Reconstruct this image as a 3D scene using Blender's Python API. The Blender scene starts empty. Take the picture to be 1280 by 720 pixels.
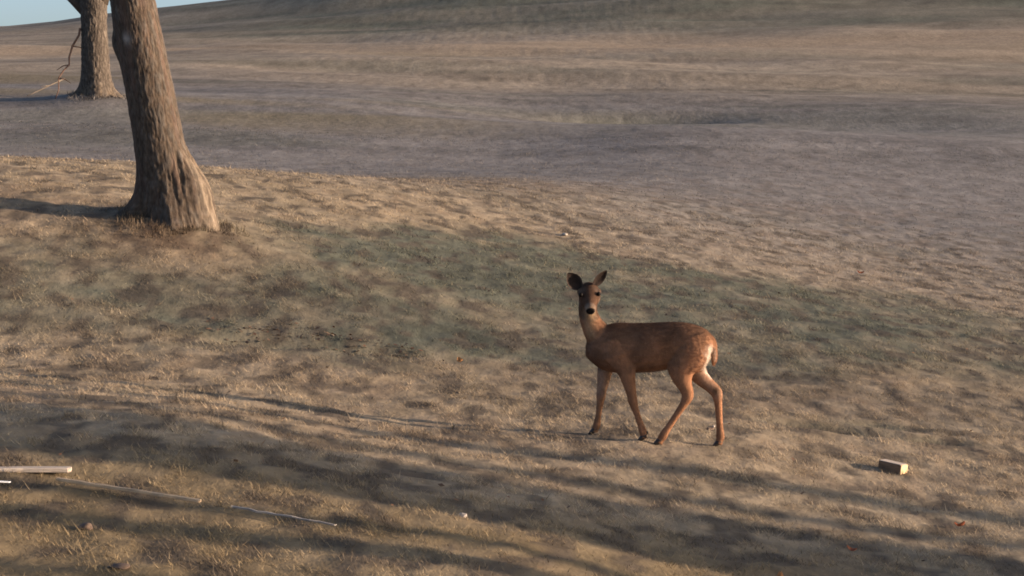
import bpy, bmesh, math, random
import numpy as np
from mathutils import Vector, Matrix
random.seed(7); RNG = np.random.default_rng(7)
scene = bpy.context.scene
C = scene.collection

# ------------------------------------------------------------------ camera, sky, sun, exposure
F = 2772.0; PITCH = math.radians(4.0)          # focal length in photo pixels, camera tilt below the horizon
cam_data = bpy.data.cameras.new('camera'); cam = bpy.data.objects.new('camera', cam_data); C.objects.link(cam)
cam_data.sensor_width = 36.0; cam_data.lens = 36.0 * F / 1280.0
cam_data.clip_start = 0.1; cam_data.clip_end = 3000.0
cam.location = (0, 0, 0); cam.rotation_euler = (math.radians(90) - PITCH, 0, 0)
cam_data.dof.use_dof = False
scene.camera = cam

SUN_EL = math.radians(8.6); SUN_AZ = math.radians(94.8)      # azimuth clockwise from +Y (into the picture)
SUN = Vector((math.sin(SUN_AZ) * math.cos(SUN_EL), math.cos(SUN_AZ) * math.cos(SUN_EL), math.sin(SUN_EL)))
world = bpy.data.worlds.new('World'); scene.world = world; world.use_nodes = True
wn = world.node_tree; wn.nodes.clear()
sky = wn.nodes.new('ShaderNodeTexSky'); sky.sky_type = 'NISHITA'; sky.sun_disc = False
sky.sun_elevation = SUN_EL; sky.sun_rotation = SUN_AZ; sky.dust_density = 2.1; sky.air_density = 0.48; sky.ozone_density = 0.75
bg = wn.nodes.new('ShaderNodeBackground'); bg.inputs['Strength'].default_value = 0.122
wo = wn.nodes.new('ShaderNodeOutputWorld')
wn.links.new(sky.outputs[0], bg.inputs[0]); wn.links.new(bg.outputs[0], wo.inputs[0])
sd = bpy.data.lights.new('sun', 'SUN'); sd.energy = 4.7; sd.angle = math.radians(0.6); sd.color = (1.0, 0.74, 0.54)
so = bpy.data.objects.new('sun', sd); C.objects.link(so)
so.rotation_euler = (-SUN).to_track_quat('-Z', 'Y').to_euler(); so.location = (20, -3, 20)
scene.view_settings.view_transform = 'Standard'; scene.view_settings.look = 'None'
scene.view_settings.exposure = 1.24; scene.view_settings.gamma = 1.0; scene.view_settings.use_curve_mapping = False
scene.render.engine = 'CYCLES'
scene.cycles.max_bounces = 5; scene.cycles.diffuse_bounces = 3; scene.cycles.transmission_bounces = 3
scene.cycles.pixel_filter_type = 'BLACKMAN_HARRIS'; scene.cycles.filter_width = 1.75

# ------------------------------------------------------------------ terrain height
# each entry: direction across the view, then (line of sight, distance) pairs down the slope along it
COLS = [
(-260,[(720,9),(560,11.6),(480,14.2),(455,16.1),(420,17.2),(340,18.7),(260,20.8),(225,22.6),(185,25.5),(200,30),(190,36),(175,42),(120,52),(80,70),(56,100),(50,135),(66,165)]),
(0,[(720,9.3),(640,10.6),(552,12.1),(490,14.2),(470,16.1),(440,17.3),(340,19.4),(268,21.5),(240,22.5),(195,26.5),(212,31),(205,36),(188,42),(124,52),(80,72),(53,100),(33,135),(46,165)]),
(230,[(720,9.6),(640,11.0),(580,12.0),(510,14.2),(493,16.0),(440,17.7),(340,20.3),(285,21.9),(240,24.5),(205,27.5),(222,32),(212,37),(192,43),(124,54),(80,74),(53,100),(10,135),(24,165)]),
(460,[(720,9.9),(640,11.4),(560,13.9),(523,15.95),(440,18.3),(340,21.5),(280,24.5),(222,30),(225,34),(219,38),(200,43),(126,57),(80,76),(48,100),(-28,140),(-18,170)]),
(640,[(720,10.2),(655,11.65),(600,13.4),(545,15.7),(490,17.6),(440,19.2),(340,23),(280,27),(225,33),(221,37),(205,43),(130,60),(80,78),(44,100),(-60,150),(-50,175)]),
(860,[(720,11.3),(655,12.9),(600,14.4),(549,15.9),(490,18.2),(440,20),(340,25),(300,28),(230,38),(200,44),(145,56),(80,80),(33,102),(-70,155),(-60,180)]),
(1080,[(720,12.0),(640,14.2),(590,15.7),(490,19),(440,21),(370,25.5),(330,29),(230,41),(200,46),(145,58),(80,82),(26,104),(-80,160),(-70,185)]),
(1280,[(720,12.6),(640,14.8),(590,16.2),(490,20),(400,25),(340,30),(230,43),(200,48),(145,60),(80,84),(20,106),(-90,165),(-80,190)]),
(1540,[(720,13.5),(600,17),(490,21),(400,27),(340,32),(230,46),(145,64),(80,88),(16,110),(-100,170),(-90,195)]),
]
def pchip_m(x, y):
    h = np.diff(x); d = np.diff(y) / h; m = np.zeros_like(y)
    for i in range(1, len(x) - 1):
        if d[i-1] * d[i] > 0:
            w1 = 2*h[i] + h[i-1]; w2 = h[i] + 2*h[i-1]
            m[i] = (w1 + w2) / (w1/d[i-1] + w2/d[i])
    m[0] = d[0]; m[-1] = 0
    return m
def herm(x, y, m, q):
    q = np.clip(q, x[0], x[-1]); i = np.clip(np.searchsorted(x, q) - 1, 0, len(x) - 2)
    h = x[i+1] - x[i]; t = (q - x[i]) / h
    return y[i]*(1+2*t)*(1-t)**2 + m[i]*h*t*(1-t)**2 + y[i+1]*t*t*(3-2*t) + m[i+1]*h*t*t*(t-1)
LY = np.linspace(math.log(6.5), math.log(200), 440)
TH = np.array([(c[0] - 640) / F for c in COLS]); _tab = []
for _u, _p in COLS:
    _x = np.log([6.5] + [p[1] for p in _p])
    _y = np.tan(np.arctan((360 - np.array([p[0] for p in _p], float)) / F) - PITCH)
    _y = np.concatenate([[_y[0] * _p[0][1] / 6.5 * 0.97], _y])
    _tab.append(herm(_x, _y, pchip_m(_x, _y), LY))
_tab = np.array(_tab)
def gk(n, s):
    k = np.exp(-0.5 * (np.arange(-n, n+1) / s) ** 2); return k / k.sum()
_tab = np.array([np.convolve(np.pad(r, 8, mode='edge'), gk(8, 3.0), 'valid') for r in _tab])
TQ = np.linspace(TH[0], TH[-1], 180); _m = np.gradient(_tab, TH, axis=0)
GT = np.array([herm(TH, _tab[:, j], _m[:, j], TQ) for j in range(len(LY))])
GT = np.array([np.convolve(np.pad(r, 12, mode='edge'), gk(12, 5.0), 'valid') for r in GT]).T

def sstep(a, b, x):
    t = np.clip((x - a) / (b - a), 0, 1); return t * t * (3 - 2 * t)
def vnoise(x, y, seed=0):
    x = np.asarray(x, float); y = np.asarray(y, float)
    xi = np.floor(x).astype(np.int64); yi = np.floor(y).astype(np.int64); fx = x - xi; fy = y - yi
    def h(a, b):
        n = (a * 374761393 + b * 668265263 + seed * 1442695041) & 0xFFFFFFFF
        n = ((n ^ (n >> 13)) * 1274126177) & 0xFFFFFFFF
        n = ((n ^ (n >> 16)) * 2246822519) & 0xFFFFFFFF
        return ((n ^ (n >> 15)) & 0xFFFFFF) / float(0xFFFFFF)
    sx = fx*fx*(3-2*fx); sy = fy*fy*(3-2*fy)
    return ((h(xi, yi)*(1-sx) + h(xi+1, yi)*sx)*(1-sy) + (h(xi, yi+1)*(1-sx) + h(xi+1, yi+1)*sx)*sy)
def fbm(x, y, seed=0, o=3):
    s = 0; a = 1; tot = 0
    for k in range(o):
        s = s + a * vnoise(x * 2**k + 17.3*k, y * 2**k - 9.1*k, seed + k); tot += a; a *= 0.55
    return s / tot
# hollows worn into the turf: x, y, half length, half width, depth, turn
DENTS = [(2.46, 17.30, .42, .10, .06, -.10), (2.95, 17.6, .30, .09, .05, -.2), (3.29, 17.2, .25, .08, .05, .0),
         (-2.2, 18.35, .50, .16, .07, .05), (-1.3, 18.45, .5, .13, .06, .05),
         (3.2, 57.3, 2.2, 1.1, .65, .25)]
def height(x, y):
    x = np.asarray(x, float); y = np.asarray(y, float)
    yy = np.clip(y, 6.5, 200.0); th = np.clip(x / yy, TQ[0], TQ[-1])
    fi = (th - TQ[0]) / (TQ[1] - TQ[0]); fj = (np.log(yy) - LY[0]) / (LY[1] - LY[0])
    i = np.clip(fi.astype(int), 0, 178); j = np.clip(fj.astype(int), 0, len(LY) - 2); a = fi - i; b = fj - j
    z = yy * (GT[i, j]*(1-a)*(1-b) + GT[i+1, j]*a*(1-b) + GT[i, j+1]*(1-a)*b + GT[i+1, j+1]*a*b)
    # the slope goes on falling to the right of the picture, and levels out behind the camera
    side = np.maximum(x - 0.33 * np.maximum(y, 8) - .5, 0)
    z = z - 0.10 * side * (1 - sstep(34, 60, y)) * np.exp(-side / 90)
    z = z - sstep(190, 330, y) * 14
    # gentle relief
    z = z + .035 * (fbm(x / 4.0, y / 2.6, 5, 2) - .5) * sstep(6, 14, y) * (1 - .5*sstep(20, 26, y))
    z = z + .006 * (fbm(x / .6, y / .5, 11, 2) - .5) + .012 * (vnoise(x / .26, y / .22, 13) - .5)
    z = z + .022 * (vnoise(x / .13, y / .14, 19) - .5) * (1 - sstep(30, 45, y))
    far = sstep(38, 50, y)
    q = y - .10 * x
    z = z + far * (.62 * (fbm((x + .5*y) / 11.0, q / 7.0, 23, 2) - .5) + .13 * (vnoise(x / 9.0 + 3, q / 2.6, 29) - .5))
    for (dx, dy, L, W, D, r) in DENTS:
        c, s = math.cos(r), math.sin(r); px = (x - dx)*c + (y - dy)*s; py = -(x - dx)*s + (y - dy)*c
        z = z - D * np.exp(-(px / L)**2 - (py / W)**2)
    # slight rise of soil round the two trunks
    z = z + .12 * np.exp(-((x + 3.37)**2 + (y - 21.9)**2) / .45) + .22 * np.exp(-((x + 9.69)**2 + (y - 51.9)**2) / 1.6)
    return z
def H(x, y): return float(height(np.array([x]), np.array([y]))[0])

def pl(xs, pts):
    return np.interp(xs, [p[0] for p in pts], [p[1] for p in pts])
def turf(x, y):
    """turf colour: patches of straw, olive, bluegrass green and bare thatch, some light and shade painted in"""
    x = np.asarray(x, float); y = np.asarray(y, float); q = y - .10 * x
    n1 = fbm(x / .20, y / .36, 41, 3); n2 = fbm(x / 2.6, y / 1.7, 43, 3); n3 = fbm(x / 9, q / 2.4, 47, 3)
    th = x / np.maximum(y, 3)
    lo = pl(th, [(-.5, 17.6), (-.23, 18.0), (-.13, 17.9), (-.06, 18.4), (.0, 18.6), (.06, 18.7), (.15, 19.6), (.23, 20.6), (.5, 22)])
    hi = pl(th, [(-.5, 19), (-.23, 20.5), (-.13, 21.7), (-.06, 24.2), (.0, 25.6), (.07, 25.8), (.15, 26.3), (.23, 25.8), (.5, 27)])
    w = (fbm(x / 1.1, y / 1.3, 53, 4) - .5) * 4.0
    bank = sstep(-.5, .8, y + .5*w - lo) * sstep(-.8, 1.6, hi - y + w)
    hill = sstep(99, 106, y + 4 * (fbm(x / 14, y / 5, 59, 3) - .5) - .01 * x * 0)
    green = np.clip(1.0 * bank * (.25 + 1.3 * n2) * (.35 + 1.2*fbm(x / .30, y / .55, 57, 3)) + .60 * hill * sstep(-.22, -.08, th) + .16 * sstep(.50, .75, n2) * (1 - sstep(30, 40, y))
                    + .35 * sstep(.50, .72, n3) * sstep(36, 46, y), 0, 1)
    for (dx, dy, L, W, D, r) in DENTS[:3] + DENTS[5:]:
        green = np.maximum(green, .8 * np.exp(-((x - dx) / L / 1.3)**2 - ((y - dy) / W / 1.6)**2))  # green patches in near hollows; the far hollow's shade is tinted in
    thatch = np.clip(sstep(.52, .72, n1) * .5 + .25 * sstep(.5, .7, fbm(x / 5.0, y / 3.2, 61, 3)), 0, 1) * (1 - .6 * sstep(34, 44, y))
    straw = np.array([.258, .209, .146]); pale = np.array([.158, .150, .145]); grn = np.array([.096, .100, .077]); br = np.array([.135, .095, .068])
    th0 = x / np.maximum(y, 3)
    k = (np.clip((y - 26.5 + 5*sstep(-.03, .09, th0)) / 13.5, 0, 1) * (1 - .65*sstep(56, 74, y)))[..., None]  # far turf greyed: dim grazing light put into the colour
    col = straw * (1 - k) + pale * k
    col = col * (1 - .62 * thatch[..., None]) + br * .62 * thatch[..., None]
    col = col * (1 - green[..., None]) + grn * green[..., None]
    st = .8 * (fbm(x / 9.0, q / 1.5, 67, 3) - .5) * sstep(36, 50, y) + .35 * (fbm(x / .8, y / 1.3, 68, 2) - .5) * sstep(36, 50, y) + .6 * (fbm(x / .2, y / .35, 71, 2) - .5)
    col = col * np.clip(1 + .95 * st, .5, 1.6)[..., None]
    ol = (sstep(.45, .62, fbm(x / 20, q / 5.0, 73, 3)) * sstep(44, 52, y) * sstep(6, -6, x - .02*(y-60)) * sstep(95, 80, y) * .75)[..., None]
    col = col * (1 - ol) + np.array([.150, .125, .080]) * ol
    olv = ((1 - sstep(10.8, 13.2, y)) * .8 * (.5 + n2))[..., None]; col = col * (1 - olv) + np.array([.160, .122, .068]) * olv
    lit_band = (np.exp(-((q - 92 - 2*(n3-.5)) / 6.0)**2) * .6)[..., None]; col = col * (1 - lit_band) + np.array([.33, .25, .17]) * lit_band  # warm sunlit band across the far field, painted into the turf colour
    fl = (sstep(.56, .68, fbm(x / .15, y / .32, 77, 2)) * .75 * (1 - sstep(30, 40, y)))[..., None]; col = col * (1 - fl) + np.array([.075, .062, .050]) * fl
    soil = np.exp(-((x + 3.38)**2 / .6 + (y - 21.4)**2 / .35)) * .6
    col = col * (1 - soil[..., None]) + np.array([.12, .078, .05]) * soil[..., None]
    return np.clip(col, .01, .9)

# ------------------------------------------------------------------ helpers
def new_mat(name, rough=.85, base=(.5, .5, .5), attr=None, noise=None, bump=None, spec=.25, vary=.25, trans=0.0):
    m = bpy.data.materials.new(name); m.use_nodes = True; nt = m.node_tree; N = nt.nodes; L = nt.links
    b = N['Principled BSDF']; b.inputs['Roughness'].default_value = rough; b.inputs['Specular IOR Level'].default_value = spec
    if attr:
        a = N.new('ShaderNodeVertexColor'); a.layer_name = attr; col = a.outputs['Color']
    else:
        r = N.new('ShaderNodeRGB'); r.outputs[0].default_value = (*base, 1); col = r.outputs[0]
    tc = N.new('ShaderNodeTexCoord')
    if noise:
        mp = N.new('ShaderNodeMapping'); mp.inputs['Scale'].default_value = noise; L.new(tc.outputs['Object'], mp.inputs['Vector'])
        nz = N.new('ShaderNodeTexNoise'); nz.inputs['Scale'].default_value = 1.0; nz.inputs['Detail'].default_value = 5; nz.inputs['Roughness'].default_value = .65
        L.new(mp.outputs[0], nz.inputs['Vector'])
        mr = N.new('ShaderNodeMapRange'); mr.inputs[1].default_value = .3; mr.inputs[2].default_value = .7
        mr.inputs[3].default_value = 1 - vary; mr.inputs[4].default_value = 1 + vary; L.new(nz.outputs['Fac'], mr.inputs[0])
        mx = N.new('ShaderNodeVectorMath'); mx.operation = 'SCALE'; L.new(col, mx.inputs[0]); L.new(mr.outputs[0], mx.inputs['Scale']); col = mx.outputs[0]
        if bump:
            bp = N.new('ShaderNodeBump'); bp.inputs['Strength'].default_value = bump[0]; bp.inputs['Distance'].default_value = bump[1]
            L.new(nz.outputs['Fac'], bp.inputs['Height']); L.new(bp.outputs[0], b.inputs['Normal'])
    L.new(col, b.inputs['Base Color'])
    if trans:
        t = N.new('ShaderNodeBsdfTranslucent'); L.new(col, t.inputs['Color'])
        ms = N.new('ShaderNodeMixShader'); ms.inputs[0].default_value = trans
        L.new(b.outputs[0], ms.inputs[1]); L.new(t.outputs[0], ms.inputs[2]); L.new(ms.outputs[0], N['Material Output'].inputs['Surface'])
    return m
def np_mesh(name, V, Fc, n, cols=None, smooth=False):
    """mesh from numpy arrays; Fc is (k, n) vertex indices"""
    me = bpy.data.meshes.new(name); V = np.asarray(V, np.float32); Fc = np.asarray(Fc, np.int32)
    me.vertices.add(len(V)); me.vertices.foreach_set('co', V.ravel())
    me.loops.add(Fc.size); me.loops.foreach_set('vertex_index', Fc.ravel())
    me.polygons.add(len(Fc)); me.polygons.foreach_set('loop_start', np.arange(0, Fc.size, n, dtype=np.int32))
    if smooth: me.polygons.foreach_set('use_smooth', np.ones(len(Fc), bool))
    me.update(calc_edges=True)
    if cols is not None: set_cols(me, cols)
    me.validate(); return me
def set_cols(me, cols):
    a = me.color_attributes.new('Col', 'FLOAT_COLOR', 'POINT')
    c = np.ones((len(me.vertices), 4), np.float32); c[:, :3] = cols; a.data.foreach_set('color', c.ravel())
def link(name, me, mat=None, parent=None, loc=None, rot=None):
    o = bpy.data.objects.new(name, me); C.objects.link(o)
    if mat is not None and me is not None: me.materials.append(mat)
    if parent is not None: o.parent = parent
    if loc is not None: o.location = loc
    if rot is not None: o.rotation_euler = rot
    return o
def tag(o, label=None, cat=None, group=None, kind=None):
    if label: o['label'] = label
    if cat: o['category'] = cat
    if group: o['group'] = group
    if kind: o['kind'] = kind
    return o
def tube(path, seg=12, side=Vector((0, 1, 0)), close=True):
    """closed tube: path rows are (x, y, z, radius in the path's plane, radius across); returns V, quads+caps as lists"""
    P = [Vector(p[:3]) for p in path]; V = []; Fs = []
    for i, p in enumerate(P):
        d = (P[min(i+1, len(P)-1)] - P[max(i-1, 0)]).normalized()
        s = side - d * side.dot(d)
        if s.length < 1e-4: s = Vector((1, 0, 0)) - d * d.x
        s.normalize(); n = d.cross(s)
        for k in range(seg):
            a = 2*math.pi*k/seg
            V.append(p + n*(math.cos(a)*path[i][3]) + s*(math.sin(a)*path[i][4]))
    for i in range(len(P)-1):
        for k in range(seg):
            k2 = (k+1) % seg
            Fs.append((i*seg+k, i*seg+k2, (i+1)*seg+k2, (i+1)*seg+k))
    if close:
        Fs.append(tuple(range(seg))[::-1]); Fs.append(tuple((len(P)-1)*seg + k for k in range(seg)))
    return V, Fs
def smooth_path(path, n=4):
    """Catmull-Rom resample of path rows"""
    A = np.array(path, float); out = []
    for i in range(len(A)-1):
        p0, p1, p2, p3 = A[max(i-1, 0)], A[i], A[i+1], A[min(i+2, len(A)-1)]
        for k in range(n):
            t = k/n
            out.append(.5*((2*p1) + (p2-p0)*t + (2*p0-5*p1+4*p2-p3)*t*t + (3*p1-p0-3*p2+p3)*t**3))
    out.append(A[-1]); return [tuple(r) for r in out]
class MB:
    def __init__(s): s.V = []; s.F = []
    def add(s, vf):
        o = len(s.V); s.V += [Vector(v) for v in vf[0]]; s.F += [tuple(i+o for i in f) for f in vf[1]]; return s
    def mesh(s, name, smooth=True):
        me = bpy.data.meshes.new(name); me.from_pydata([tuple(v) for v in s.V], [], s.F); me.update()
        bm = bmesh.new(); bm.from_mesh(me); bmesh.ops.recalc_face_normals(bm, faces=bm.faces); bm.to_mesh(me); bm.free()
        if smooth: me.polygons.foreach_set('use_smooth', [True]*len(me.polygons))
        return me
def evaluated(o):
    dg = bpy.context.evaluated_depsgraph_get(); return bpy.data.meshes.new_from_object(o.evaluated_get(dg))

# ------------------------------------------------------------------ ground
def axis(segs):
    out = []
    for a, b, st in segs: out += list(np.arange(a, b, st))
    out.append(segs[-1][1]); return np.array(out)
def grow(a, b, s0, f):
    out = [a]; s = s0
    while out[-1] < b: out.append(out[-1] + s); s *= f
    return np.array(out)
xp = np.concatenate([np.arange(0, 6.5, .06), grow(6.5, 240, .08, 1.055)])
XS = np.concatenate([-xp[:0:-1], xp])
YS = np.concatenate([-grow(0, 60, .6, 1.3)[::-1], np.arange(.6, 8.4, .4), np.arange(8.4, 28, .06), grow(28, 430, .08, 1.012)])
gx, gy = np.meshgrid(XS, YS); gz = height(gx, gy)
nx, ny = len(XS), len(YS)
idx = np.arange(nx*ny).reshape(ny, nx)
quads = np.stack([idx[:-1, :-1], idx[:-1, 1:], idx[1:, 1:], idx[1:, :-1]], -1).reshape(-1, 4)
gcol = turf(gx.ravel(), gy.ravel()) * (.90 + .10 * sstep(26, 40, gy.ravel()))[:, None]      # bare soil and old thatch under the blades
def ground_material():
    m = new_mat('turf_ground', .95, attr='Col', noise=(9, 5, 9), bump=(.5, .03), spec=.1, vary=.22)
    nt = m.node_tree; N = nt.nodes; L = nt.links; b = N['Principled BSDF']; src = b.inputs['Base Color'].links[0].from_socket
    tc = N.new('ShaderNodeTexCoord'); mp = N.new('ShaderNodeMapping'); mp.inputs['Scale'].default_value = (2.6, 1.3, 1); L.new(tc.outputs['Object'], mp.inputs['Vector'])
    nz = N.new('ShaderNodeTexNoise'); nz.inputs['Scale'].default_value = 1.0; nz.inputs['Detail'].default_value = 6; nz.inputs['Roughness'].default_value = .75; L.new(mp.outputs[0], nz.inputs['Vector'])
    mr = N.new('ShaderNodeMapRange'); mr.inputs[1].default_value = .3; mr.inputs[2].default_value = .7; mr.inputs[3].default_value = .78; mr.inputs[4].default_value = 1.2; L.new(nz.outputs['Fac'], mr.inputs[0])
    mx = N.new('ShaderNodeVectorMath'); mx.operation = 'SCALE'; L.new(src, mx.inputs[0]); L.new(mr.outputs[0], mx.inputs['Scale']); L.new(mx.outputs[0], b.inputs['Base Color'])
    return m
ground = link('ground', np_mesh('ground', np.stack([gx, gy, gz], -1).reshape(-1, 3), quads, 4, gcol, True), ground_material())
tag(ground, kind='structure')

# ------------------------------------------------------------------ grass: blades of short winter turf
def blades(y0, y1, dens, length, width, spread=.262):
    area = spread * (y1*y1 - y0*y0); n = int(area * dens)
    y = np.sqrt(RNG.uniform(y0*y0, y1*y1, n)); x = RNG.uniform(-spread, spread, n) * y
    cl = fbm(x / .22, y / .26, 83, 2); cl2 = fbm(x / 1.1, y / .9, 89, 2)
    keep = RNG.random(n) < np.clip(.05 + 2.3 * (cl - .32) + .5 * (cl2 - .5), .12, 1)
    x, y, cl, cl2 = x[keep], y[keep], cl[keep], cl2[keep]; n = len(x); z = height(x, y)
    L = length * RNG.lognormal(0, .35, n) * (.55 + .9 * cl); lean = np.radians(RNG.uniform(35, 85, n)); az = RNG.uniform(0, 2*np.pi, n)
    az = np.where(RNG.random(n) < .35, RNG.normal(2.6, .6, n), az)
    d = np.stack([np.sin(lean)*np.cos(az), np.sin(lean)*np.sin(az), np.cos(lean)], -1)
    wa = az + np.pi/2 + RNG.normal(0, .7, n); w = width * RNG.uniform(.6, 1.3, n)
    s = np.stack([np.cos(wa), np.sin(wa), np.zeros(n)], -1) * (w/2)[:, None]
    r = np.stack([x, y, z - .006], -1)
    V = np.stack([r - s, r + s, r + d * L[:, None]], 1)
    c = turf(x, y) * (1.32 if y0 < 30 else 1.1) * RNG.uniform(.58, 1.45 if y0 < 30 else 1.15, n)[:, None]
    st = (RNG.random(n) < (.10 if y0 < 30 else .03))[:, None]; c = np.where(st, c*.6 + np.array([.34, .26, .16])*.4, c)
    return V, np.repeat(c, 3, 0)
parts = [blades(8.2, 14, 4600, .033, .006), blades(14, 21, 3800, .034, .007), blades(21, 32, 1800, .035, .010), blades(32, 48, 500, .026, .013)]
def ring(cx, cy, r0, r1, n, length, width):
    a = RNG.uniform(0, 2*np.pi, n); rr = RNG.uniform(r0, r1, n) * (1 + .25*np.sin(3*a + 1)); x = cx + rr*np.cos(a); y = cy + rr*np.sin(a); z = height(x, y)
    L = length * RNG.lognormal(0, .4, n); ln = np.radians(RNG.uniform(5, 60, n)); az = RNG.uniform(0, 2*np.pi, n)
    d = np.stack([np.sin(ln)*np.cos(az), np.sin(ln)*np.sin(az), np.cos(ln)], -1); wa = az + np.pi/2
    sx = np.stack([np.cos(wa), np.sin(wa), np.zeros(n)], -1)*(width*RNG.uniform(.6, 1.3, n)/2)[:, None]; r = np.stack([x, y, z - .006], -1)
    return np.stack([r - sx, r + sx, r + d*L[:, None]], 1), np.repeat(turf(x, y)*RNG.uniform(.6, 1.5, n)[:, None], 3, 0)
parts += [ring(-3.37, 21.9, .30, .62, 2600, .055, .009), ring(-9.69, 51.9, .4, .8, 900, .07, .02), ring(2.74, 15.86, .05, .16, 260, .03, .006), ring(-2.9, 11.4, .05, .6, 900, .032, .006)]
gV = np.concatenate([p[0].reshape(-1, 3) for p in parts]); gC = np.concatenate([p[1] for p in parts])
grass = link('grass', np_mesh('grass', gV, np.arange(len(gV)).reshape(-1, 3), 3, gC), new_mat('grass_blade', .8, attr='Col', spec=.15, trans=.3))
tag(grass, 'short dry winter grass, straw and dull green, covering the slopes', 'grass', kind='stuff')

# ------------------------------------------------------------------ trees
bark = new_mat('bark', .95, attr='Col', noise=(22, 22, 7), bump=(.7, .02), spec=.1, vary=.4)
twigm = new_mat('twig_bark', .9, base=(.11, .085, .065), spec=.1)
def limb(mb_t, mb_c, p, d, r, L, depth, rng, minr=.012):
    """one limb as a bent tube, then its forks; thick wood goes to mb_t, fine twigs to mb_c"""
    n = 5; pts = [p.copy()]; dd = d.normalized(); rad = [r]
    for k in range(n):
        dd = (dd + Vector((rng.uniform(-1, 1), rng.uniform(-1, 1), rng.uniform(-.5, .8))) * .13).normalized()
        pts.append(pts[-1] + dd * (L/n)); rad.append(r * (1 - .5*(k+1)/n))
    seg = 9 if r > .06 else (6 if r > .02 else 4)
    (mb_t if r > .05 else mb_c).add(tube([(*q, a, a) for q, a in zip(pts, rad)], seg))
    if depth <= 0 or rad[-1] < minr*.5: return
    kids = rng.choice([2, 3, 3]) if depth > 1 else 3
    for k in range(kids):
        a = rng.uniform(0, 6.283); t = dd.orthogonal().normalized(); t = Matrix.Rotation(a, 3, dd) @ t
        nd = (dd * rng.uniform(.75, 1.1) + t * rng.uniform(.45, .85) + Vector((0, 0, .15))).normalized()
        i = n if k < 2 else rng.choice([2, 3, 4])
        limb(mb_t, mb_c, pts[i], nd, rad[i] * rng.uniform(.6, .82), L * rng.uniform(.62, .85), depth-1, rng, minr)
def bare_tree(name, loc, r0, trunk_h, label, group=None, seed=1, depth=4, lean=(0, 0), limb_len=2.4, nlimb=4):
    rng = random.Random(seed); root = link(name, None, loc=loc); tag(root, label, 'tree', group)
    t = MB(); c = MB(); path = []
    for k in range(9):
        h = trunk_h * k/8; f = 1 + .7*math.exp(-h/.25)
        path.append((lean[0]*h/trunk_h + rng.uniform(-.02, .02), lean[1]*h/trunk_h + rng.uniform(-.02, .02), h - .25*(k == 0), r0*f*(1-.3*k/8), r0*f*(1-.3*k/8)))
    t.add(tube(path, 14)); top = Vector(path[-1][:3])
    for k in range(nlimb):
        a = 6.283*k/nlimb + rng.uniform(-.5, .5)
        d = Vector((math.cos(a)*.75, math.sin(a)*.75, rng.uniform(.8, 1.3))) if k else Vector((.1, 0, 1))
        limb(t, c, top - Vector((0, 0, rng.uniform(0, .5) if k else .05)), d, r0*.7*rng.uniform(.55, .75), limb_len*rng.uniform(.85, 1.2), depth, rng)
    me = t.mesh('trunk'); set_cols(me, np.tile([[.075, .060, .048]], (len(me.vertices), 1))); link('trunk', me, bark, root)
    link('crown', c.mesh('crown'), twigm, root)
    return root

def big_trunk(name, base, r, top_h, center, radius_fn, colour_fn, furrow, seg=220, rings=360, seed=0, bk=1.0):
    """high resolution trunk with furrowed bark"""
    hs = np.linspace(-.3, top_h, rings); an = np.linspace(0, 2*np.pi, seg, endpoint=False)
    A, Hh = np.meshgrid(an, hs)
    cx, cy = center(Hh)
    R = radius_fn(A, Hh)
    u = A * seg/(2*np.pi); fr = fbm(A*bk*36/(2*np.pi) + 100, Hh*8.5*bk, 3 + seed, 3)
    # wrap the seam
    wgt = sstep(0, .5, A); fr0 = fbm((A+2*np.pi)*bk*36/(2*np.pi) + 100, Hh*8.5*bk, 3 + seed, 3); fr = fr*wgt + fr0*(1-wgt)
    plate = np.abs(fr - .5) * 2
    fine = fbm(A*r*70, Hh*34, 9 + seed, 2)
    R = R + furrow * (np.clip(plate*2.2, 0, 1) - .6) + furrow*.5*(fine - .5)
    V = np.stack([cx + R*np.cos(A), cy + R*np.sin(A), Hh], -1).reshape(-1, 3)
    idx = np.arange(rings*seg).reshape(rings, seg); nxt = np.roll(idx, -1, 1)
    q = np.stack([idx[:-1], nxt[:-1], nxt[1:], idx[1:]], -1).reshape(-1, 4)
    return np_mesh(name, V, q, 4, colour_fn(A, Hh, plate, fine).reshape(-1, 3), True)
def angd(a, b): return np.abs((a - b + np.pi) % (2*np.pi) - np.pi)

# the near tree: leaning trunk, root flares, a rotted skirt of bare wood on the right of the foot
tx, ty = -3.37, 21.9; tz = H(tx, ty) - .05
def nt_center(h): return -.16*h - .0*h*h + .015*np.sin(h*2.1), .02*h
def nt_radius(A, h):
    r = .262 - .018*np.clip(h, 0, 6)
    r = r + .40*np.exp(-angd(A, np.pi+.15)**2/.14)*np.exp(-np.clip(h, -.04, 9)/.16)          # left flare
    r = r + .13*np.exp(-angd(A, -1.35)**2/.16)*np.exp(-np.clip(h, -.04, 9)/.16)              # front flare
    sk = np.exp(-angd(A, -.22)**2/.42)
    r = r + .205*sk*(1 - sstep(.22, .80, h))**.8                      # rotted skirt
    r = r + (.05*fbm(A*5 + 40, h*1.5, 311, 2) - .02)*np.exp(-np.clip(h, -.04, 9)/.13)
    r = r + .12*np.exp(-angd(A, 1.7)**2/.3)*np.exp(-np.clip(h, -.04, 9)/.2)
    r = r + .05*np.exp(-angd(A, np.pi-.1)**2/.15)*np.exp(-((h-1.72)/.16)**2)           # knot high on the left
    # rot holes and furrows in the skirt
    rot = sk*(1 - sstep(.35, .75, h))
    holes = fbm(A*7, h*3.1, 301, 3)
    r = r - .10*rot*sstep(.55, .72, holes) - .007*rot*np.sin(A*34 + 3*np.sin(h*6))
    return r
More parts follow.
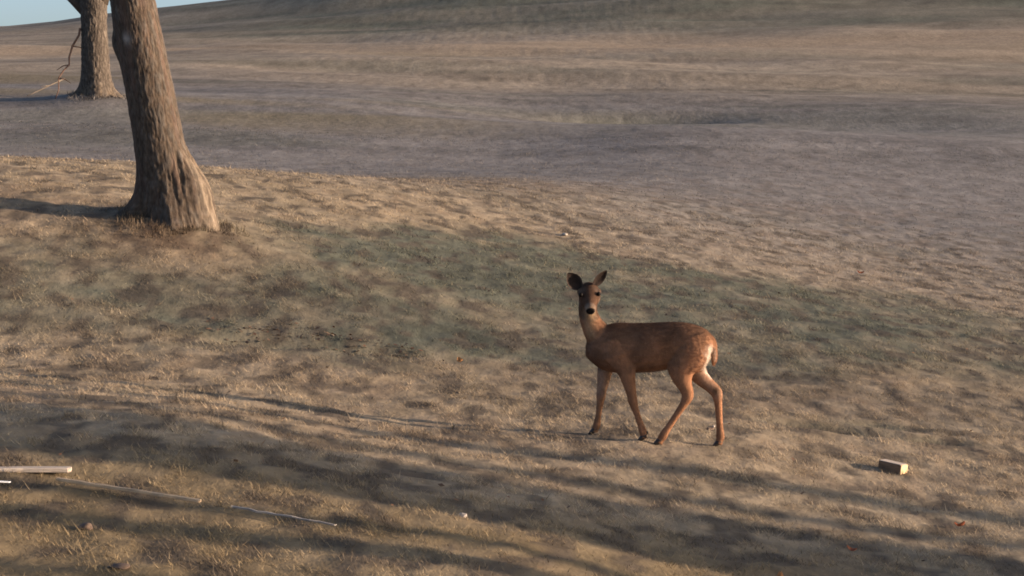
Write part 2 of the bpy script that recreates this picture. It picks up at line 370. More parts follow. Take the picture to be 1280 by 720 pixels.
def nt_colour(A, h, plate, fine):
    c = np.array([.115, .086, .064]) * (1 - plate[..., None]*.0) 
    c = c*(1-np.clip(plate*1.5, 0, 1)[..., None])*.62 + np.array([.082, .073, .064])*np.clip(plate*1.5, 0, 1)[..., None]
    c = c * (.6 + .8*fine[..., None])
    red = fbm(A*4, h*2.2, 207, 3)[..., None]; c = c*(1 - .35*sstep(.5, .7, red)) + np.array([.11, .07, .055])*.35*sstep(.5, .7, red)
    sk = np.exp(-angd(A, -.22)**2/.30)*(1 - sstep(.45, .85, h)); w = sk*sstep(.38, .55, fbm(A*9, h*2.4, 303, 3)); w = w[..., None]*.7
    c = c*(1-w) + np.array([.22, .175, .13])*w
    hl = (sk*sstep(.56, .70, fbm(A*7, h*3.1, 301, 3)))[..., None]; c = c*(1-.8*hl) + np.array([.05, .035, .025])*.8*hl
    scar = np.exp(-angd(A, -2.0)**2/.03 - ((h-1.78)/.055)**2)[..., None]; c = c*(1-.7*scar) + np.array([.36, .33, .30])*.7*scar
    return np.clip(c, .01, .9)
near_tree = link('bare_tree', None, loc=(tx, ty, tz)); tag(near_tree, 'large leaning tree trunk with a rotted, flared foot on the near grassy hill', 'tree')
nt_me = big_trunk('trunk', None, .26, 4.2, nt_center, nt_radius, nt_colour, .007, seed=1)
nt_tr = link('trunk', nt_me, bark, near_tree)
def top_limbs(root, p, r, seed, n=4, L=2.2, depth=4, dirs=None):
    rng = random.Random(seed); t = MB(); c = MB()
    for k in range(n):
        a = 6.283*k/n + rng.uniform(-.4, .4)
        d = Vector((math.cos(a)*.7, math.sin(a)*.7, rng.uniform(.8, 1.2))) if dirs is None else Vector(dirs[k])
        limb(t, c, Vector(p), d, r*rng.uniform(.62, .8), L*rng.uniform(.9, 1.2), depth, rng)
    me = t.mesh('limb'); set_cols(me, np.tile([[.075, .060, .048]], (len(me.vertices), 1))); link('limb', me, bark, root)
    link('crown', c.mesh('crown'), twigm, root)
top_limbs(near_tree, (-.16*4.05, .08, 4.02), .19, 11)

# the far tree: forks just above the picture's edge
fx, fy = -9.69, 51.9; fz = H(fx, fy) - .06
def ft_center(h): return -.02*h, 0*h
def ft_radius(A, h):
    r = .345 - .03*np.clip(h, 0, 6) + .05*sstep(1.6, 2.4, h)
    r = r + .34*np.exp(-angd(A, np.pi)**2/.12)*np.exp(-np.clip(h, -.04, 9)/.17) + .28*np.exp(-angd(A, .0)**2/.3)*np.exp(-np.clip(h, -.04, 9)/.2)
    return r + .16*np.exp(-angd(A, -1.3)**2/.3)*np.exp(-np.clip(h, -.04, 9)/.2)
def ft_colour(A, h, plate, fine):
    c = np.array([.058, .048, .040]) + np.array([.062, .052, .042])*np.clip(plate*1.5, 0, 1)[..., None]
    low = (sstep(.35, .0, h)*sstep(.4, .6, fbm(A*6, h*4, 401, 2)))[..., None]*.5
    return (c*(1-low) + np.array([.17, .13, .09])*low) * (.75 + .5*fine[..., None])
far_tree = link('bare_tree', None, loc=(fx, fy, fz)); tag(far_tree, 'smaller distant tree trunk forking at the top edge, far behind the leaning trunk', 'tree')
link('trunk', big_trunk('trunk', None, .34, 2.35, ft_center, ft_radius, ft_colour, .016, seg=140, rings=150, seed=5, bk=.8), bark, far_tree)
rngf = random.Random(3); t_ = MB(); c_ = MB()
limb(t_, c_, Vector((-.22, 0, 1.95)), Vector((-.85, .1, .95)), .13, 1.7, 4, rngf)
limb(t_, c_, Vector((.03, 0, 2.2)), Vector((.22, .1, 1)), .28, 2.2, 4, rngf)
limb(t_, c_, Vector((-.05, 0, 2.2)), Vector((-.25, -.1, 1)), .2, 2.2, 4, rngf)
me = t_.mesh('limb'); set_cols(me, np.tile([[.075, .060, .048]], (len(me.vertices), 1))); link('limb', me, bark, far_tree)
link('crown', c_.mesh('crown'), twigm, far_tree)
# broken branch hanging against the far trunk, and a thin one on the grass left of it
bm_ = MB()
def gp(x, y, dz=0.0): return Vector((x, y, H(x, y) + dz))
p0 = Vector((fx - .33, fy - .15, fz + 1.55)); p1 = gp(fx - .92, fy - .35, .03)
pts = [p0.lerp(p1, k/8) + Vector((.05*math.sin(k*1.9), 0, .06*math.sin(k*1.3+.5))) for k in range(9)]
bm_.add(tube([(*p, .030-.0026*k, .030-.0026*k) for k, p in enumerate(pts)], 7))
for k, s in ((2, .35), (4, -.3), (6, .28)):
    q = pts[k] + Vector((s, .05, -.12)); bm_.add(tube([(*pts[k], .016, .016), (*(pts[k].lerp(q, .5) + Vector((0, 0, .04))), .012, .012), (*q, .006, .006)], 5))
bb = link('broken_branch', bm_.mesh('broken_branch'), new_mat('red_twig', .9, base=(.15, .09, .065), noise=(20, 20, 20), vary=.3))
tag(bb, 'broken reddish branch hanging down beside the distant trunk', 'branch')
sb = MB(); a = gp(fx - 1.05, fy + 1.5, .35); b = gp(fx - 1.75, fy + .6, .03)
sb.add(tube([(*a.lerp(b, k/5), .02-.002*k, .02-.002*k) for k in range(6)], 6)).add(tube([(*a.lerp(b, .4), .012, .012), (*(a.lerp(b, .75) + Vector((.1, 0, .12))), .006, .006)], 5))
tag(link('fallen_branch', sb.mesh('fallen_branch'), new_mat('grey_twig', .9, base=(.12, .10, .08), noise=(20, 20, 20), vary=.3)), 'thin fallen branch lying on grass left of the distant trunk', 'branch')

# trees right of the picture, whose long shadows lie across the slope
SH = (SUN.x, SUN.y)
def upsun(x0, y0, x):          # the point at this x on the sun's line through (x0, y0)
    return (x, y0 + (x - x0) * SUN.y / SUN.x)
spec = [((0, 12.0), 15.0, .40, 7.5, 2), ((0, 12.6), 19, .40, 8.5, 2), ((0, 13.15), 30, .34, 8.5, 3), ((0, 11.0), 17.0, .13, 7.0, 2), ((0, 10.42), 14.5, .20, 7.0, 2),
        ((1, 14.75), 30, .24, 9.5, 3), ((1.5, 13.7), 34, .20, 10.0, 3), ((2.6, 11.75), 22.0, .12, 7.0, 2), ((-1, 9.4), 25.0, .15, 7.0, 3)]
for i, ((x0, y0), X, r, th_, dp) in enumerate(spec):
    x, y = upsun(x0, y0, X)
    bare_tree('bare_tree', (x, y, H(x, y)), r, th_, 'bare tree beyond the right edge, its shadow crossing the slope', 'bare trees beyond the right edge', seed=20+i, depth=3)
for i, (y0, X, r) in enumerate([(20.2, 40, .3), (22.4, 46, .3), (24.4, 52, .26)]):
    x, y = upsun(0, y0, X)
    bare_tree('bare_tree', (x, y, H(x, y)), r, 4.2, 'bare tree beyond the right edge, its shadow crossing the slope', 'bare trees beyond the right edge', seed=40+i, depth=4, limb_len=2.6, nlimb=5)

# ------------------------------------------------------------------ the deer
DX, DY = 0.985, 15.76; DZ = H(DX, DY)
deer = link('deer', None, loc=(DX, DY, DZ - .006)); tag(deer, 'brown doe walking left across the grass with head turned to the camera', 'deer')
YAW = math.radians(-6); ROT = Matrix.Rotation(YAW, 3, 'Z')
legs = {   # rows: x, y, z, radius along the stride, radius across; last row is the foot
 'front_near': [(-.235, -.075, .70, .10, .05), (-.205, -.09, .60, .092, .052), (-.165, -.095, .515, .066, .044), (-.148, -.093, .44, .046, .036), (-.128, -.09, .35, .033, .029), (-.117, -.088, .292, .0315, .029),
                (-.103, -.087, .245, .024, .022), (-.075, -.086, .165, .0205, .019), (-.053, -.085, .10, .024, .022), (-.045, -.084, .072, .027, .025), (-.040, -.084, .045, .022, .023), (-.040, -.085, .022, .025, .026)],
 'front_far': [(-.26, .075, .70, .10, .05), (-.29, .09, .60, .088, .052), (-.325, .095, .50, .056, .044), (-.338, .095, .42, .042, .036), (-.350, .092, .34, .032, .029), (-.356, .09, .292, .031, .029),
                (-.362, .09, .24, .023, .022), (-.372, .09, .16, .0195, .019), (-.381, .09, .10, .023, .022), (-.386, .09, .072, .026, .025), (-.396, .09, .045, .022, .023), (-.404, .09, .022, .025, .026)],
 'hind_near': [(.31, -.06, .74, .12, .06), (.285, -.075, .64, .145, .07), (.235, -.085, .545, .118, .064), (.232, -.09, .475, .074, .05), (.252, -.09, .415, .048, .037), (.272, -.088, .362, .040, .030), (.266, -.088, .328, .036, .028),
                (.242, -.087, .285, .026, .023), (.195, -.086, .215, .0225, .021), (.145, -.085, .140, .0215, .020), (.112, -.084, .092, .026, .024), (.098, -.084, .066, .028, .025), (.080, -.084, .040, .023, .023), (.068, -.085, .020, .026, .026)],
 'hind_far': [(.33, .06, .74, .12, .06), (.315, .075, .64, .13, .07), (.305, .085, .55, .095, .06), (.345, .09, .475, .062, .046), (.405, .09, .420, .045, .036), (.460, .09, .375, .040, .031), (.478, .09, .345, .037, .028),
                (.486, .09, .29, .026, .023), (.492, .09, .21, .023, .021), (.498, .09, .135, .022, .020), (.502, .09, .092, .026, .024), (.503, .09, .066, .028, .025), (.496, .09, .040, .023, .023), (.490, .09, .020, .026, .026)],
}
def rot(p): v = ROT @ Vector(p[:3]); return (v.x, v.y, v.z, *p[3:])
body = MB()
torso = [(-.455, 0, .686, .03, .03), (-.438, 0, .682, .064, .060), (-.41, 0, .672, .100, .086), (-.34, 0, .664, .152, .112), (-.25, 0, .666, .178, .128), (-.13, 0, .667, .178, .142), (0, 0, .672, .177, .150), (.10, 0, .684, .170, .146),
         (.19, 0, .697, .161, .137), (.27, 0, .706, .144, .135), (.34, 0, .70, .124, .125), (.39, 0, .682, .098, .105), (.428, 0, .665, .06, .075), (.442, 0, .66, .03, .04)]
body.add(tube(smooth_path(torso, 3), 24))
neck = [(-.30, 0, .655, .12, .085), (-.355, -.005, .74, .104, .080), (-.408, -.008, .82, .080, .072), (-.437, -.010, .89, .070, .066), (-.446, -.008, .95, .066, .064), (-.440, .0, 1.01, .064, .064), (-.437, .01, 1.06, .05, .055)]
body.add(tube(smooth_path(neck, 3), 20))
# head: from poll to nose, turned to the camera (undo the body's yaw so it faces the viewer)
HP = Vector((-.440, .045, 1.068)); HD = Vector((.028, -.245, -.118)).normalized()
def hp(s, up=0, sd=0):
    side = Vector((1, 0, 0)) - HD*HD.x; side.normalize(); u = side.cross(HD); u = u if u.z > 0 else -u
    return HP + HD*s + u*up + side*sd
head = [(-.055, -.01, .030, .030), (-.035, -.005, .056, .056), (0, 0, .068, .071), (.045, .004, .071, .079), (.085, .002, .066, .077), (.120, -.006, .058, .064), (.155, -.012, .050, .050), (.190, -.016, .044, .043), (.222, -.018, .041, .040), (.246, -.019, .036, .037), (.262, -.020, .024, .027)]
hh = [(*hp(s, up), a, b) for s, up, a, b in head]
body.add(tube(smooth_path(hh, 2), 20, side=Vector((1, 0, 0))))
for sd in (-1, 1):   # brow ridges, cheeks
    body.add(tube([(*hp(.03, .03, sd*.055), .012, .012), (*hp(.06, .034, sd*.066), .024, .018), (*hp(.10, .020, sd*.060), .018, .016), (*hp(.13, .01, sd*.05), .01, .01)], 10))
    body.add(tube([(*hp(.02, -.03, sd*.045), .015, .015), (*hp(.06, -.03, sd*.052), .03, .022), (*hp(.11, -.03, sd*.04), .022, .016), (*hp(.15, -.03, sd*.03), .01, .01)], 10))
# shoulder, haunch and belly muscle
for sy in (-1, 1):
    body.add(tube([(-.24, sy*.06, .78, .05, .03), (-.25, sy*.088, .72, .085, .045), (-.235, sy*.105, .62, .095, .048), (-.20, sy*.10, .54, .06, .04)], 14))
    body.add(tube([(.25, sy*.04, .79, .06, .03), (.29, sy*.075, .74, .10, .055), (.29, sy*.095, .66, .125, .056), (.23, sy*.095, .57, .10, .052)], 14))
foot = {}
for nme, rows in legs.items():
    r = [(q[0], q[1], q[2], q[3]*g, q[4]*g) for q in smooth_path(rows, 3) for g in (1.0 + .11*float(sstep(.55, .42, q[2])),)]; fxp = rot(r[-1]); dz = H(DX + fxp[0], DY + fxp[1]) - DZ
    rr = [(q[0], q[1], q[2] + dz * (1 - min(max((q[2]-.02)/.5, 0), 1)), q[3], q[4]) for q in r]
    foot[nme] = rr; body.add(tube(rr, 14))
tail = [(.395, 0, .765, .028, .03), (.432, 0, .730, .028, .042), (.452, 0, .675, .024, .046), (.456, 0, .60, .020, .040), (.452, 0, .565, .013, .024), (.448, 0, .545, .006, .008)]
body.add(tube(smooth_path(tail, 3), 14))
tmp = link('deer_raw', body.mesh('deer_raw'))
md = tmp.modifiers.new('r', 'REMESH'); md.mode = 'VOXEL'; md.voxel_size = .0065; md.use_smooth_shade = True
ms_ = tmp.modifiers.new('s', 'SMOOTH'); ms_.factor = .5; ms_.iterations = 8
dm = evaluated(tmp); bpy.data.objects.remove(tmp)
n = len(dm.vertices); co = np.empty(n*3); dm.vertices.foreach_get('co', co); co = co.reshape(-1, 3)
nr = np.empty(n*3); dm.vertices.foreach_get('normal', nr); nr = nr.reshape(-1, 3)
X, Y, Z = co.T
brown = np.array([.320, .165, .094]); dark = np.array([.085, .050, .034]); grey = np.array([.100, .062, .045]); white = np.array([.48, .40, .33]); cinn = np.array([.29, .150, .085]); blk = np.array([.012, .010, .010])
col = np.tile(brown, (n, 1))
def mixc(w, c):
    global col
    w = np.clip(w, 0, 1)[:, None]; col = col*(1-w) + c*w
nz1 = fbm(X*22 + Y*9, Z*22 + Y*7, 91, 3); nz2 = fbm(X*7 + Y*3, Z*6 - Y*4, 95, 3)
torso_w = sstep(.46, .52, Z)*(1 - sstep(.86, .95, Z))
mixc(torso_w*sstep(-.05, .85, nr[:, 2])*.8, dark*1.1)                                   # dark back
mixc(torso_w*sstep(.42, .68, nz2)*.5, grey)
mixc(np.exp(-((X - .12 - (Z-.69)*.35)/.05)**2)*sstep(.58, .66, Z)*(1-sstep(.84, .88, Z))*.45, dark)   # dark slanting streak on the flank
mixc(sstep(-.6, -.95, nr[:, 2])*(X > -.1)*(X < .15)*(Z > .44)*(Z < .55)*(np.abs(Y) < .06)*.5, white*.6)    # paler belly
mixc(sstep(-.28, -.42, X)*sstep(.84, .62, Z)*sstep(.47, .52, Z)*.55, grey)                                  # grey-brown chest
mixc(sstep(.50, .40, Z)*.7, cinn)                                                      # legs
mixc(sstep(.12, .05, Z)*.35, dark)
# inside of the legs pale
for nme, rr in foot.items():
    iy = 1 if 'near' in nme else -1
    cx_ = np.interp(Z, [q[2] for q in rr[::-1]], [q[0] for q in rr[::-1]])
    w = np.exp(-((X - cx_)/.09)**2)*sstep(.1, .7, nr[:, 1]*iy)*sstep(.26, .36, Z)*(Z < .52)*(Y*iy < 0)
    mixc(w*.4, white*.6)
# rump: white band between tail and thigh, brown tail with white edge
rump = sstep(.36, .42, X)*(Z > .44)*(Z < .72)
mixc(.5*rump*sstep(.415, .435, X)*sstep(.02, .035, np.abs(Y))*sstep(.70, .64, Z)*.9, white)
tl = sstep(.435, .450, X)*(Z > .5); mixc(tl*sstep(.75, .35, np.abs(nr[:, 1])), brown*.8)
mixc(sstep(.45, .8, nr[:, 0])*sstep(.33, .37, X)*sstep(.43, .47, Z)*sstep(.72, .68, Z)*(np.abs(Y) < .13)*(1-tl), white)
# tarsal gland on the far hock
mixc(np.exp(-((X-.47)**2 + (Z-.365)**2)/.0007)*(Y > 0)*.85, dark*.5)
# head
R = np.array([list(hp(0)), list(HD)]); rel = co - R[0]; s = rel @ R[1]
side = np.array(Vector((1, 0, 0)) - HD*HD.x); side /= np.linalg.norm(side); upv = np.cross(side, R[1]); upv = upv if upv[2] > 0 else -upv
sd_ = rel @ side; up_ = rel @ upv
hw = sstep(.90, .945, Z + .35*np.clip(s-.05, 0, 1))*sstep(-.05, -.01, s)*(np.abs(up_) < .13)
mixc(hw*.9, grey*.62)
mixc(hw*sstep(.0, .03, up_ - .01)*sstep(.05, .03, np.abs(sd_))*.8, dark*.9)           # dark forehead and bridge
mixc(hw*np.exp(-((np.abs(sd_)-.062)**2 + (s-.075)**2)/.0009)*.3, white*.45)          # pale eye ring
mixc(hw*sstep(.195, .225, s)*.35, white*.45)                                              # pale muzzle
mixc(hw*sstep(-.02, -.045, up_)*sstep(.14, .22, s), white*.45)                         # pale chin
mixc(np.exp(-((X+.425)/.042)**2)*sstep(.70, .78, Z)*sstep(1.0, .93, Z)*sstep(.3, .8, -nr[:, 1])*.8, np.array([.36, .24, .14]))  # throat patch
mixc(sstep(.218, .232, s)*sstep(1.25, .85, (sd_/.031)**2 + ((up_ + .016)/.025)**2), blk)                               # nose
nz3 = fbm(X*4 + 2*Z, Z*5 - X + 3*Y, 99, 3); col = col*(.80 + .40*nz1)[:, None]*(.80 + .42*nz3)[:, None]
set_cols(dm, col)
co2 = co @ np.array(ROT.transposed()); co2 = co2 + nr @ np.array(ROT.transposed()) * (.0012*(fbm(X*60 + Y*30, Z*60 - Y*25, 97, 2) - .5))[:, None]
dm.vertices.foreach_set('co', co2.astype(np.float32).ravel()); dm.update()
dm.name = 'body'; dm.polygons.foreach_set('use_smooth', [True]*len(dm.polygons))
fur = new_mat('fur', 1.0, attr='Col', noise=(90, 90, 40), bump=(.3, .003), spec=.02, vary=.26)
dm.materials.clear(); link('body', dm, fur, deer)
# short coat: fine hairs lying back along the body, joined as one part
dm.calc_loop_triangles(); tri = np.empty(len(dm.loop_triangles)*3, np.int32); dm.loop_triangles.foreach_get('vertices', tri); tri = tri.reshape(-1, 3)
pa, pb, pc = co2[tri[:, 0]], co2[tri[:, 1]], co2[tri[:, 2]]; ar = np.linalg.norm(np.cross(pb-pa, pc-pa), axis=1); cdf = np.cumsum(ar)/ar.sum()
nh = 60000; pick = np.searchsorted(cdf, RNG.random(nh)).clip(0, len(tri)-1); r1 = np.sqrt(RNG.random(nh)); r2 = RNG.random(nh)
wts = np.stack([1-r1, r1*(1-r2), r1*r2], -1)[..., None]; tv = tri[pick]
nrw = nr @ np.array(ROT.transposed()); hp_ = (co2[tv]*wts).sum(1); hn = (nrw[tv]*wts).sum(1); hc = (col[tv]*wts).sum(1); hz = (co[tv]*wts).sum(1)
keep = ~((hc.sum(1) < .06) | ((hz[:, 2] > .9) & (hz[:, 1] < -.13))); hp_, hn, hc, hz = hp_[keep], hn[keep], hc[keep], hz[keep]; nh = len(hp_)
fl = np.tile(np.array([1.0, 0, -.45]), (nh, 1)); lg = hz[:, 2] < .5; fl[lg] = (.1, 0, -1); nk = (hz[:, 2] > .86) & (hz[:, 0] < -.3); fl[nk] = (.25, .1, -1)
fl += RNG.normal(0, .25, (nh, 3)); fl -= hn*(fl*hn).sum(1)[:, None]; fl /= np.linalg.norm(fl, axis=1)[:, None] + 1e-6
hd = fl + hn*RNG.uniform(.15, .45, nh)[:, None]; hl = np.where(lg, .009, np.where(hz[:, 2] > .9, .008, .017))*RNG.uniform(.7, 1.3, nh)
hs_ = np.cross(hd, hn); hs_ /= np.linalg.norm(hs_, axis=1)[:, None] + 1e-6; hs_ *= .0011
hV = np.stack([hp_ - hs_, hp_ + hs_, hp_ + hd*hl[:, None]], 1).reshape(-1, 3)
coat = link('coat', np_mesh('coat', hV, np.arange(len(hV)).reshape(-1, 3), 3, np.repeat(hc*RNG.uniform(.82, 1.2, nh)[:, None], 3, 0)), new_mat('hair', 1.0, attr='Col', spec=.02, trans=.15), deer)
tag(coat, kind='stuff')
hoofm = new_mat('hoof_horn', .5, base=(.030, .024, .020), noise=(60, 60, 60), vary=.3, spec=.4)
for nme, rr in foot.items():
    e = Vector(rr[-1][:3]); hm = MB(); fwd = -1
    for sy in (-1, 1):
        y = e.y + sy*.013; b = [(e.x + .020, y, e.z + .022, .010, .010), (e.x + .002, y, e.z + .016, .019, .0125), (e.x - .020, y, e.z - .004, .016, .012), (e.x - .040, y, e.z - .016, .006, .006)]
        hm.add(tube(smooth_path(b, 2), 10))
        hm.add(tube([(e.x + .026, e.y + sy*.014, e.z + .050, .006, .006), (e.x + .032, e.y + sy*.014, e.z + .036, .004, .004)], 6))
    me = hm.mesh('hoof'); me.transform(ROT.to_4x4()); link('hoof', me, hoofm, deer)
# ears: cupped leaves of skin and fur
earc = [(.0, .022), (.12, .036), (.30, .047), (.5, .049), (.7, .040), (.86, .025), (.96, .010), (1.0, .003)]
def ear(base, tip, face, wide, name='ear'):
    base, tip, face = Vector(base), Vector(tip), Vector(face).normalized(); d = tip - base; L = d.length; d.normalize()
    face = (face - d*face.dot(d)).normalized(); w = d.cross(face); V = []; Fs = []; cl = []; nseg = 10
    for layer in (0, 1):
        for t, r in earc:
            for k in range(nseg+1):
                q = -1 + 2*k/nseg; r2 = r*wide
                dep = .030*(1-q*q)*(1-.55*t) * (r/.049)
                p = base + d*(L*t) + w*(q*r2) - face*dep + face*(.006*(t**2)) - face*(.006 if layer else 0)*(1-abs(q)**3)
                V.append(p)
                if layer == 0: cl.append(Vector((.032, .024, .021)).lerp(Vector((.13, .095, .075)), max(0, min(1, (abs(q)-.62)*1.6))*(1-t)*1.0))  # dark inner ear: backlit shade put into the colour
                else: cl.append(Vector((.085, .056, .042)))
    nr_ = len(earc); st = nr_*(nseg+1)
    for i in range(nr_-1):
        for k in range(nseg):
            a = i*(nseg+1)+k; Fs.append((a, a+1, a+nseg+2, a+nseg+1)); Fs.append((st+a, st+a+nseg+1, st+a+nseg+2, st+a+1))
        for k in (0, nseg):
            a = i*(nseg+1)+k; Fs.append((a, a+nseg+1, st+a+nseg+1, st+a))
    mb = MB(); mb.add((V, Fs)); me = mb.mesh(name); set_cols(me, np.array([list(c) for c in cl])); return link(name, me, fur, deer)
ear(hp(.0, .028, -.060), hp(.01, .028, -.060) + Vector((-.090, -.005, .118)), (.10, -1, .05), 1.08)
ear(hp(.0, .045, .045), hp(.01, .045, .045) + Vector((.082, .01, .116)), (.75, -.65, .05), .90)
eyem = new_mat('eye_dark', .55, base=(.008, .006, .005), spec=.08)
for sd in (-1, 1):
    bmm = bmesh.new(); bmesh.ops.create_uvsphere(bmm, u_segments=14, v_segments=10, radius=.0155)
    me = bpy.data.meshes.new('eye'); bmm.to_mesh(me); bmm.free(); me.polygons.foreach_set('use_smooth', [True]*len(me.polygons))
    p = hp(.078, .022, sd*.064); link('eye', me, eyem, deer, loc=ROT @ p if False else p)

# ------------------------------------------------------------------ things lying on the grass
def plank(name, a, b, w, t, mat, lift=0.0, taper=0.0, wav=.004, rngseed=1):
    """a sawn or split piece from a to b with rounded arrises, lying on the ground"""
    rng = random.Random(rngseed); mb = MB(); V = []; Fs = []
    a = Vector(a); b = Vector(b); n = 12; d = (b-a).normalized(); s = Vector((-d.y, d.x, 0)).normalized(); up = s.cross(d)*-1
    up = up if up.z > 0 else -up
    prof = [(-.5, .18), (-.42, 0), (.42, 0), (.5, .18), (.5, .82), (.42, 1), (-.42, 1), (-.5, .82)]
    ts = [0, .012] + [k/n for k in range(1, n)] + [.988, 1.0]
    for i, q in enumerate(ts):
        e = .82 if i in (0, len(ts)-1) else 1.0; e *= 1 - taper*q
        c = a.lerp(b, q) + Vector((0, 0, lift)) + s*rng.uniform(-wav, wav) + up*rng.uniform(-wav, wav)*.5
        for (u, v) in prof: V.append(c + s*(u*w*e) + up*((v-.5)*t*e + .5*t))
    m = len(prof)
    for i in range(len(ts)-1):
        for k in range(m): Fs.append((i*m+k, i*m+(k+1) % m, (i+1)*m+(k+1) % m, (i+1)*m+k))
    Fs.append(tuple(range(m))); Fs.append(tuple((len(ts)-1)*m+k for k in range(m)))
    mb.add((V, Fs)); return link(name, mb.mesh(name, False), mat)
palewood = new_mat('weathered_wood', .8, base=(.42, .36, .30), noise=(5, 70, 70), bump=(.6, .005), vary=.4)
tanwood = new_mat('split_wood', .8, base=(.50, .36, .23), noise=(8, 50, 50), bump=(.4, .004), vary=.3)
greywood = new_mat('grey_wood', .85, base=(.30, .27, .24), noise=(8, 50, 50), vary=.3)
whitep = new_mat('white_paint', .5, base=(.72, .74, .76), noise=(14, 14, 14), vary=.08)
def gpt(x, y, dz=0.0): return (x, y, H(x, y) + dz)
tag(plank('board', gpt(-3.75, 11.30, -.055), gpt(-2.30, 11.48, .02), .07, .026, palewood), 'pale weathered board lying on the grass at the left edge', 'board')
tag(plank('painted_board', gpt(-3.3, 10.9, .02), gpt(-2.52, 11.05, .03), .09, .022, whitep, taper=.75), 'white painted scrap poking in at the left edge below the pale board', 'board scrap')
tag(plank('wooden_strip', gpt(-2.33, 11.25, .026), gpt(-1.57, 11.08, .034), .026, .016, tanwood, wav=.003), 'long narrow tan wooden strip lying in the lower left grass', 'wooden strip')
tag(plank('stick', gpt(-1.41, 11.05, .024), gpt(-.87, 10.87, .026), .015, .010, greywood, wav=.006, taper=.3), 'thin grey stick in the grass right of the tan wooden strip', 'stick')
# cut block of timber
blk_root = link('wood_block', None, loc=(2.74, 15.86, H(2.74, 15.86) - .012), rot=(math.radians(-2), math.radians(6), math.radians(-41)))
tag(blk_root, 'short cut block of wood with a bright sawn end on the grass at right', 'wood block')
def block_mesh(name, x0, x1, y0, y1, z0, z1, bev=.006):
    bmm = bmesh.new(); bmesh.ops.create_cube(bmm, size=1.0)
    for v in bmm.verts: v.co = ((x0+x1)/2 + v.co.x*(x1-x0), (y0+y1)/2 + v.co.y*(y1-y0), (z0+z1)/2 + v.co.z*(z1-z0))
    bmesh.ops.bevel(bmm, geom=list(bmm.edges), offset=bev, segments=2, affect='EDGES', profile=.6)
    me = bpy.data.meshes.new(name); bmm.to_mesh(me); bmm.free(); return me
sidewood = new_mat('shaded_weathered_side', .85, base=(.19, .125, .078), noise=(10, 60, 60), bump=(.4, .004), vary=.3)  # weathered wood, darkened further in colour for the face turned from the sun
endwood = new_mat('sawn_end', .75, base=(.60, .42, .24), noise=(60, 60, 60), bump=(.3, .003), vary=.18)
link('side', block_mesh('side', -.095, .088, -.045, .045, 0, .080), sidewood, blk_root)
link('sawn_end', block_mesh('sawn_end', .0885, .0965, -.0455, .0455, -.001, .081, .003), endwood, blk_root)
link('top_face', block_mesh('top_face', -.094, .0875, -.044, .044, .0805, .085, .002), palewood, blk_root)  # sunlit top, its brightness painted as a layer of paler wood

def stone(name, x, y, sx, sy, sz, mat, seed):
    bmm = bmesh.new(); bmesh.ops.create_icosphere(bmm, subdivisions=3, radius=1)
    for v in bmm.verts:
        d = 1 + .55*(float(fbm(np.array([v.co.x*1.3 + seed*3]), np.array([v.co.y*1.3 + v.co.z*1.7]), seed, 2)[0]) - .5)
        v.co = (v.co.x*sx*d, v.co.y*sy*d, v.co.z*sz*d)
    me = bpy.data.meshes.new(name); bmm.to_mesh(me); bmm.free(); me.polygons.foreach_set('use_smooth', [True]*len(me.polygons))
    return link(name, me, mat, loc=(x, y, H(x, y) + sz*.45), rot=(0, 0, seed*.7))
palest = new_mat('pale_stone', .9, base=(.36, .32, .28), noise=(40, 40, 40), vary=.25)
dkst = new_mat('dark_stone', .9, base=(.12, .085, .065), noise=(40, 40, 40), vary=.3)
tag(stone('stone', -.26, 11.68, .030, .022, .014, palest, 2), 'small pale stone in the dark shadow band below the deer, left of centre', 'stone')
tag(stone('stone', -2.02, 10.41, .040, .030, .020, dkst, 3), 'dark stone in the grass below the tan wooden strip', 'stone')
tag(stone('stone', 1.48, 16.5, .030, .02, .014, dkst, 5), 'small dark stone behind the hind legs of the deer', 'stone')
tag(stone('stone', 1.52, 16.60, .014, .012, .010, palest, 6), 'tiny white stone behind the hind legs of the deer', 'stone')
tag(stone('stone', .63, 26.6, .07, .03, .018, palest, 7), 'lone white stone on the lit slope above the deer', 'stone')
tag(stone('clod', -1.72, 9.62, .05, .04, .012, dkst, 8), 'dark clod of soil at the bottom edge on the left', 'clod')

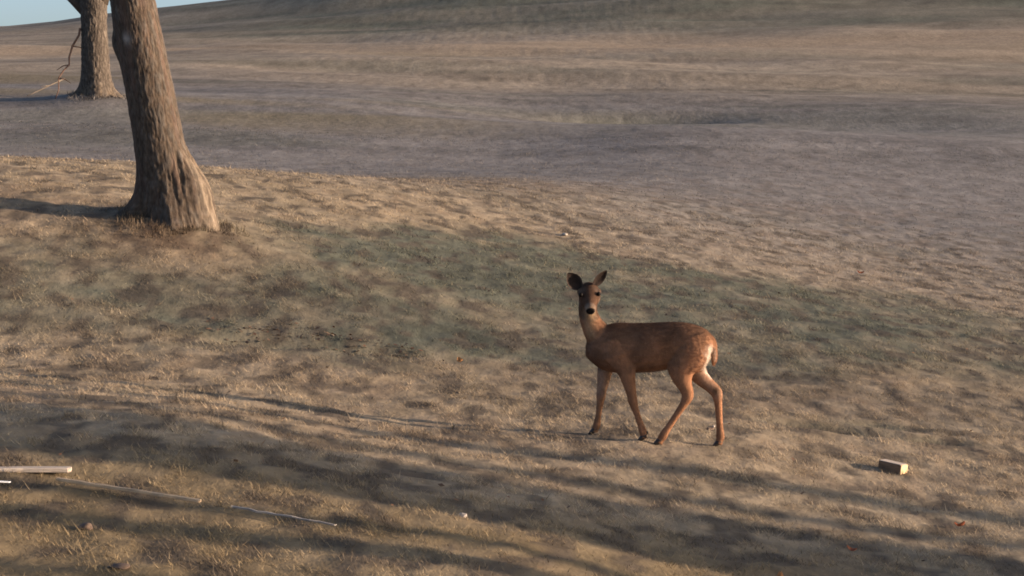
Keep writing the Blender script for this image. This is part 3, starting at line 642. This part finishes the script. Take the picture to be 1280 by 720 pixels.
def leaf_mesh(name, L, W, curl, seed):
    rng = random.Random(seed); mb = MB(); V = []; Fs = []; n = 6
    for i in range(n+1):
        t = i/n; w = W*math.sin(math.pi*min(max(t, .04), .97))**.8
        for q in (-1, 0, 1): V.append(Vector((L*(t-.5), q*w*.5, curl*(abs(q)*.5 + (2*t-1)**2) + rng.uniform(-.002, .002))))
    for i in range(n):
        for k in range(2): Fs.append((i*3+k, i*3+k+1, i*3+k+4, i*3+k+3))
    mb.add((V, Fs)); return mb.mesh(name)
redleaf = new_mat('red_leaf', .7, base=(.30, .10, .05), noise=(40, 40, 40), vary=.3, trans=.2)
orleaf = new_mat('orange_leaf', .7, base=(.40, .20, .08), noise=(40, 40, 40), vary=.3, trans=.2)
for (x, y, mat, lb, sz) in [(2.85, 13.98, redleaf, 'curled dark red leaf on the grass at right, below the wood block', .085), (1.40, 11.50, orleaf, 'curled orange leaf on the grass at the bottom edge', .10),
                            (1.95, 12.6, redleaf, 'small reddish leaf in the streaky shade right of the orange leaf', .06), (4.34, 27.6, redleaf, 'brown leaf on the pale shoulder of the slope at right', .10), (-.43, 18.36, orleaf, 'brown leaf standing at the lower edge of the green bank', .09)]:
    o = link('leaf', leaf_mesh('leaf', sz, sz*.6, .022, int(x*100)), mat, loc=(x, y, H(x, y) + .028), rot=(.3, .2, x*3)); tag(o, lb, 'leaf')
# drift of dead leaves at the foot of the green bank
V = []; cl = []
for k in range(420):
    t = random.random()
    x = -2.5 + 1.75*t + random.gauss(0, .16); y = 18.55 + random.gauss(0, .22)
    if fbm(np.array([x*2.2]), np.array([y*2.2]), 5, 2)[0] < .42: continue
    if random.random() < .06: x = -3.3 + random.gauss(0, .6); y = 21.4 + random.gauss(0, .25)
    z = H(x, y) + random.uniform(.0, .03); a = random.uniform(0, 6.28); s = random.uniform(.009, .026); tl = random.uniform(-.5, .5); t2 = random.uniform(-.5, .5)
    d1 = Vector((math.cos(a), math.sin(a), tl))*s; d2 = Vector((-math.sin(a), math.cos(a), t2))*s*.6; p = Vector((x, y, z))
    V += [p-d1, p-d2, p+d1, p+d2]; c = random.choice([(.15, .085, .055), (.10, .065, .048), (.17, .11, .075), (.08, .058, .05), (.13, .10, .075)]); cl += [c]*4
for k in range(420):     # stray leaves and bits of twig over the whole slope
    y = math.sqrt(random.uniform(9**2, 30**2)); x = random.uniform(-.25, .25)*y; z = H(x, y) + random.uniform(.008, .03)
    a = random.uniform(0, 6.28); s = random.uniform(.008, .024); w = random.choice([.6, .6, .15])
    d1 = Vector((math.cos(a), math.sin(a), random.uniform(-.5, .5)))*s*(1 if w > .3 else 2); d2 = Vector((-math.sin(a), math.cos(a), random.uniform(-.6, .6)))*s*w; p = Vector((x, y, z))
    V += [p-d1, p-d2, p+d1, p+d2]; c = random.choice([(.15, .085, .055), (.10, .065, .048), (.20, .11, .065), (.08, .058, .05), (.24, .18, .12)]); cl += [c]*4
lit = link('leaf_litter', np_mesh('leaf_litter', np.array([list(v) for v in V]), np.arange(len(V)).reshape(-1, 4), 4, np.array(cl)), new_mat('dead_leaf', .85, attr='Col', spec=.15, trans=.15))
tag(lit, 'brown dead leaves scattered on the grass and drifted along the foot of the green bank', 'leaves', kind='stuff')
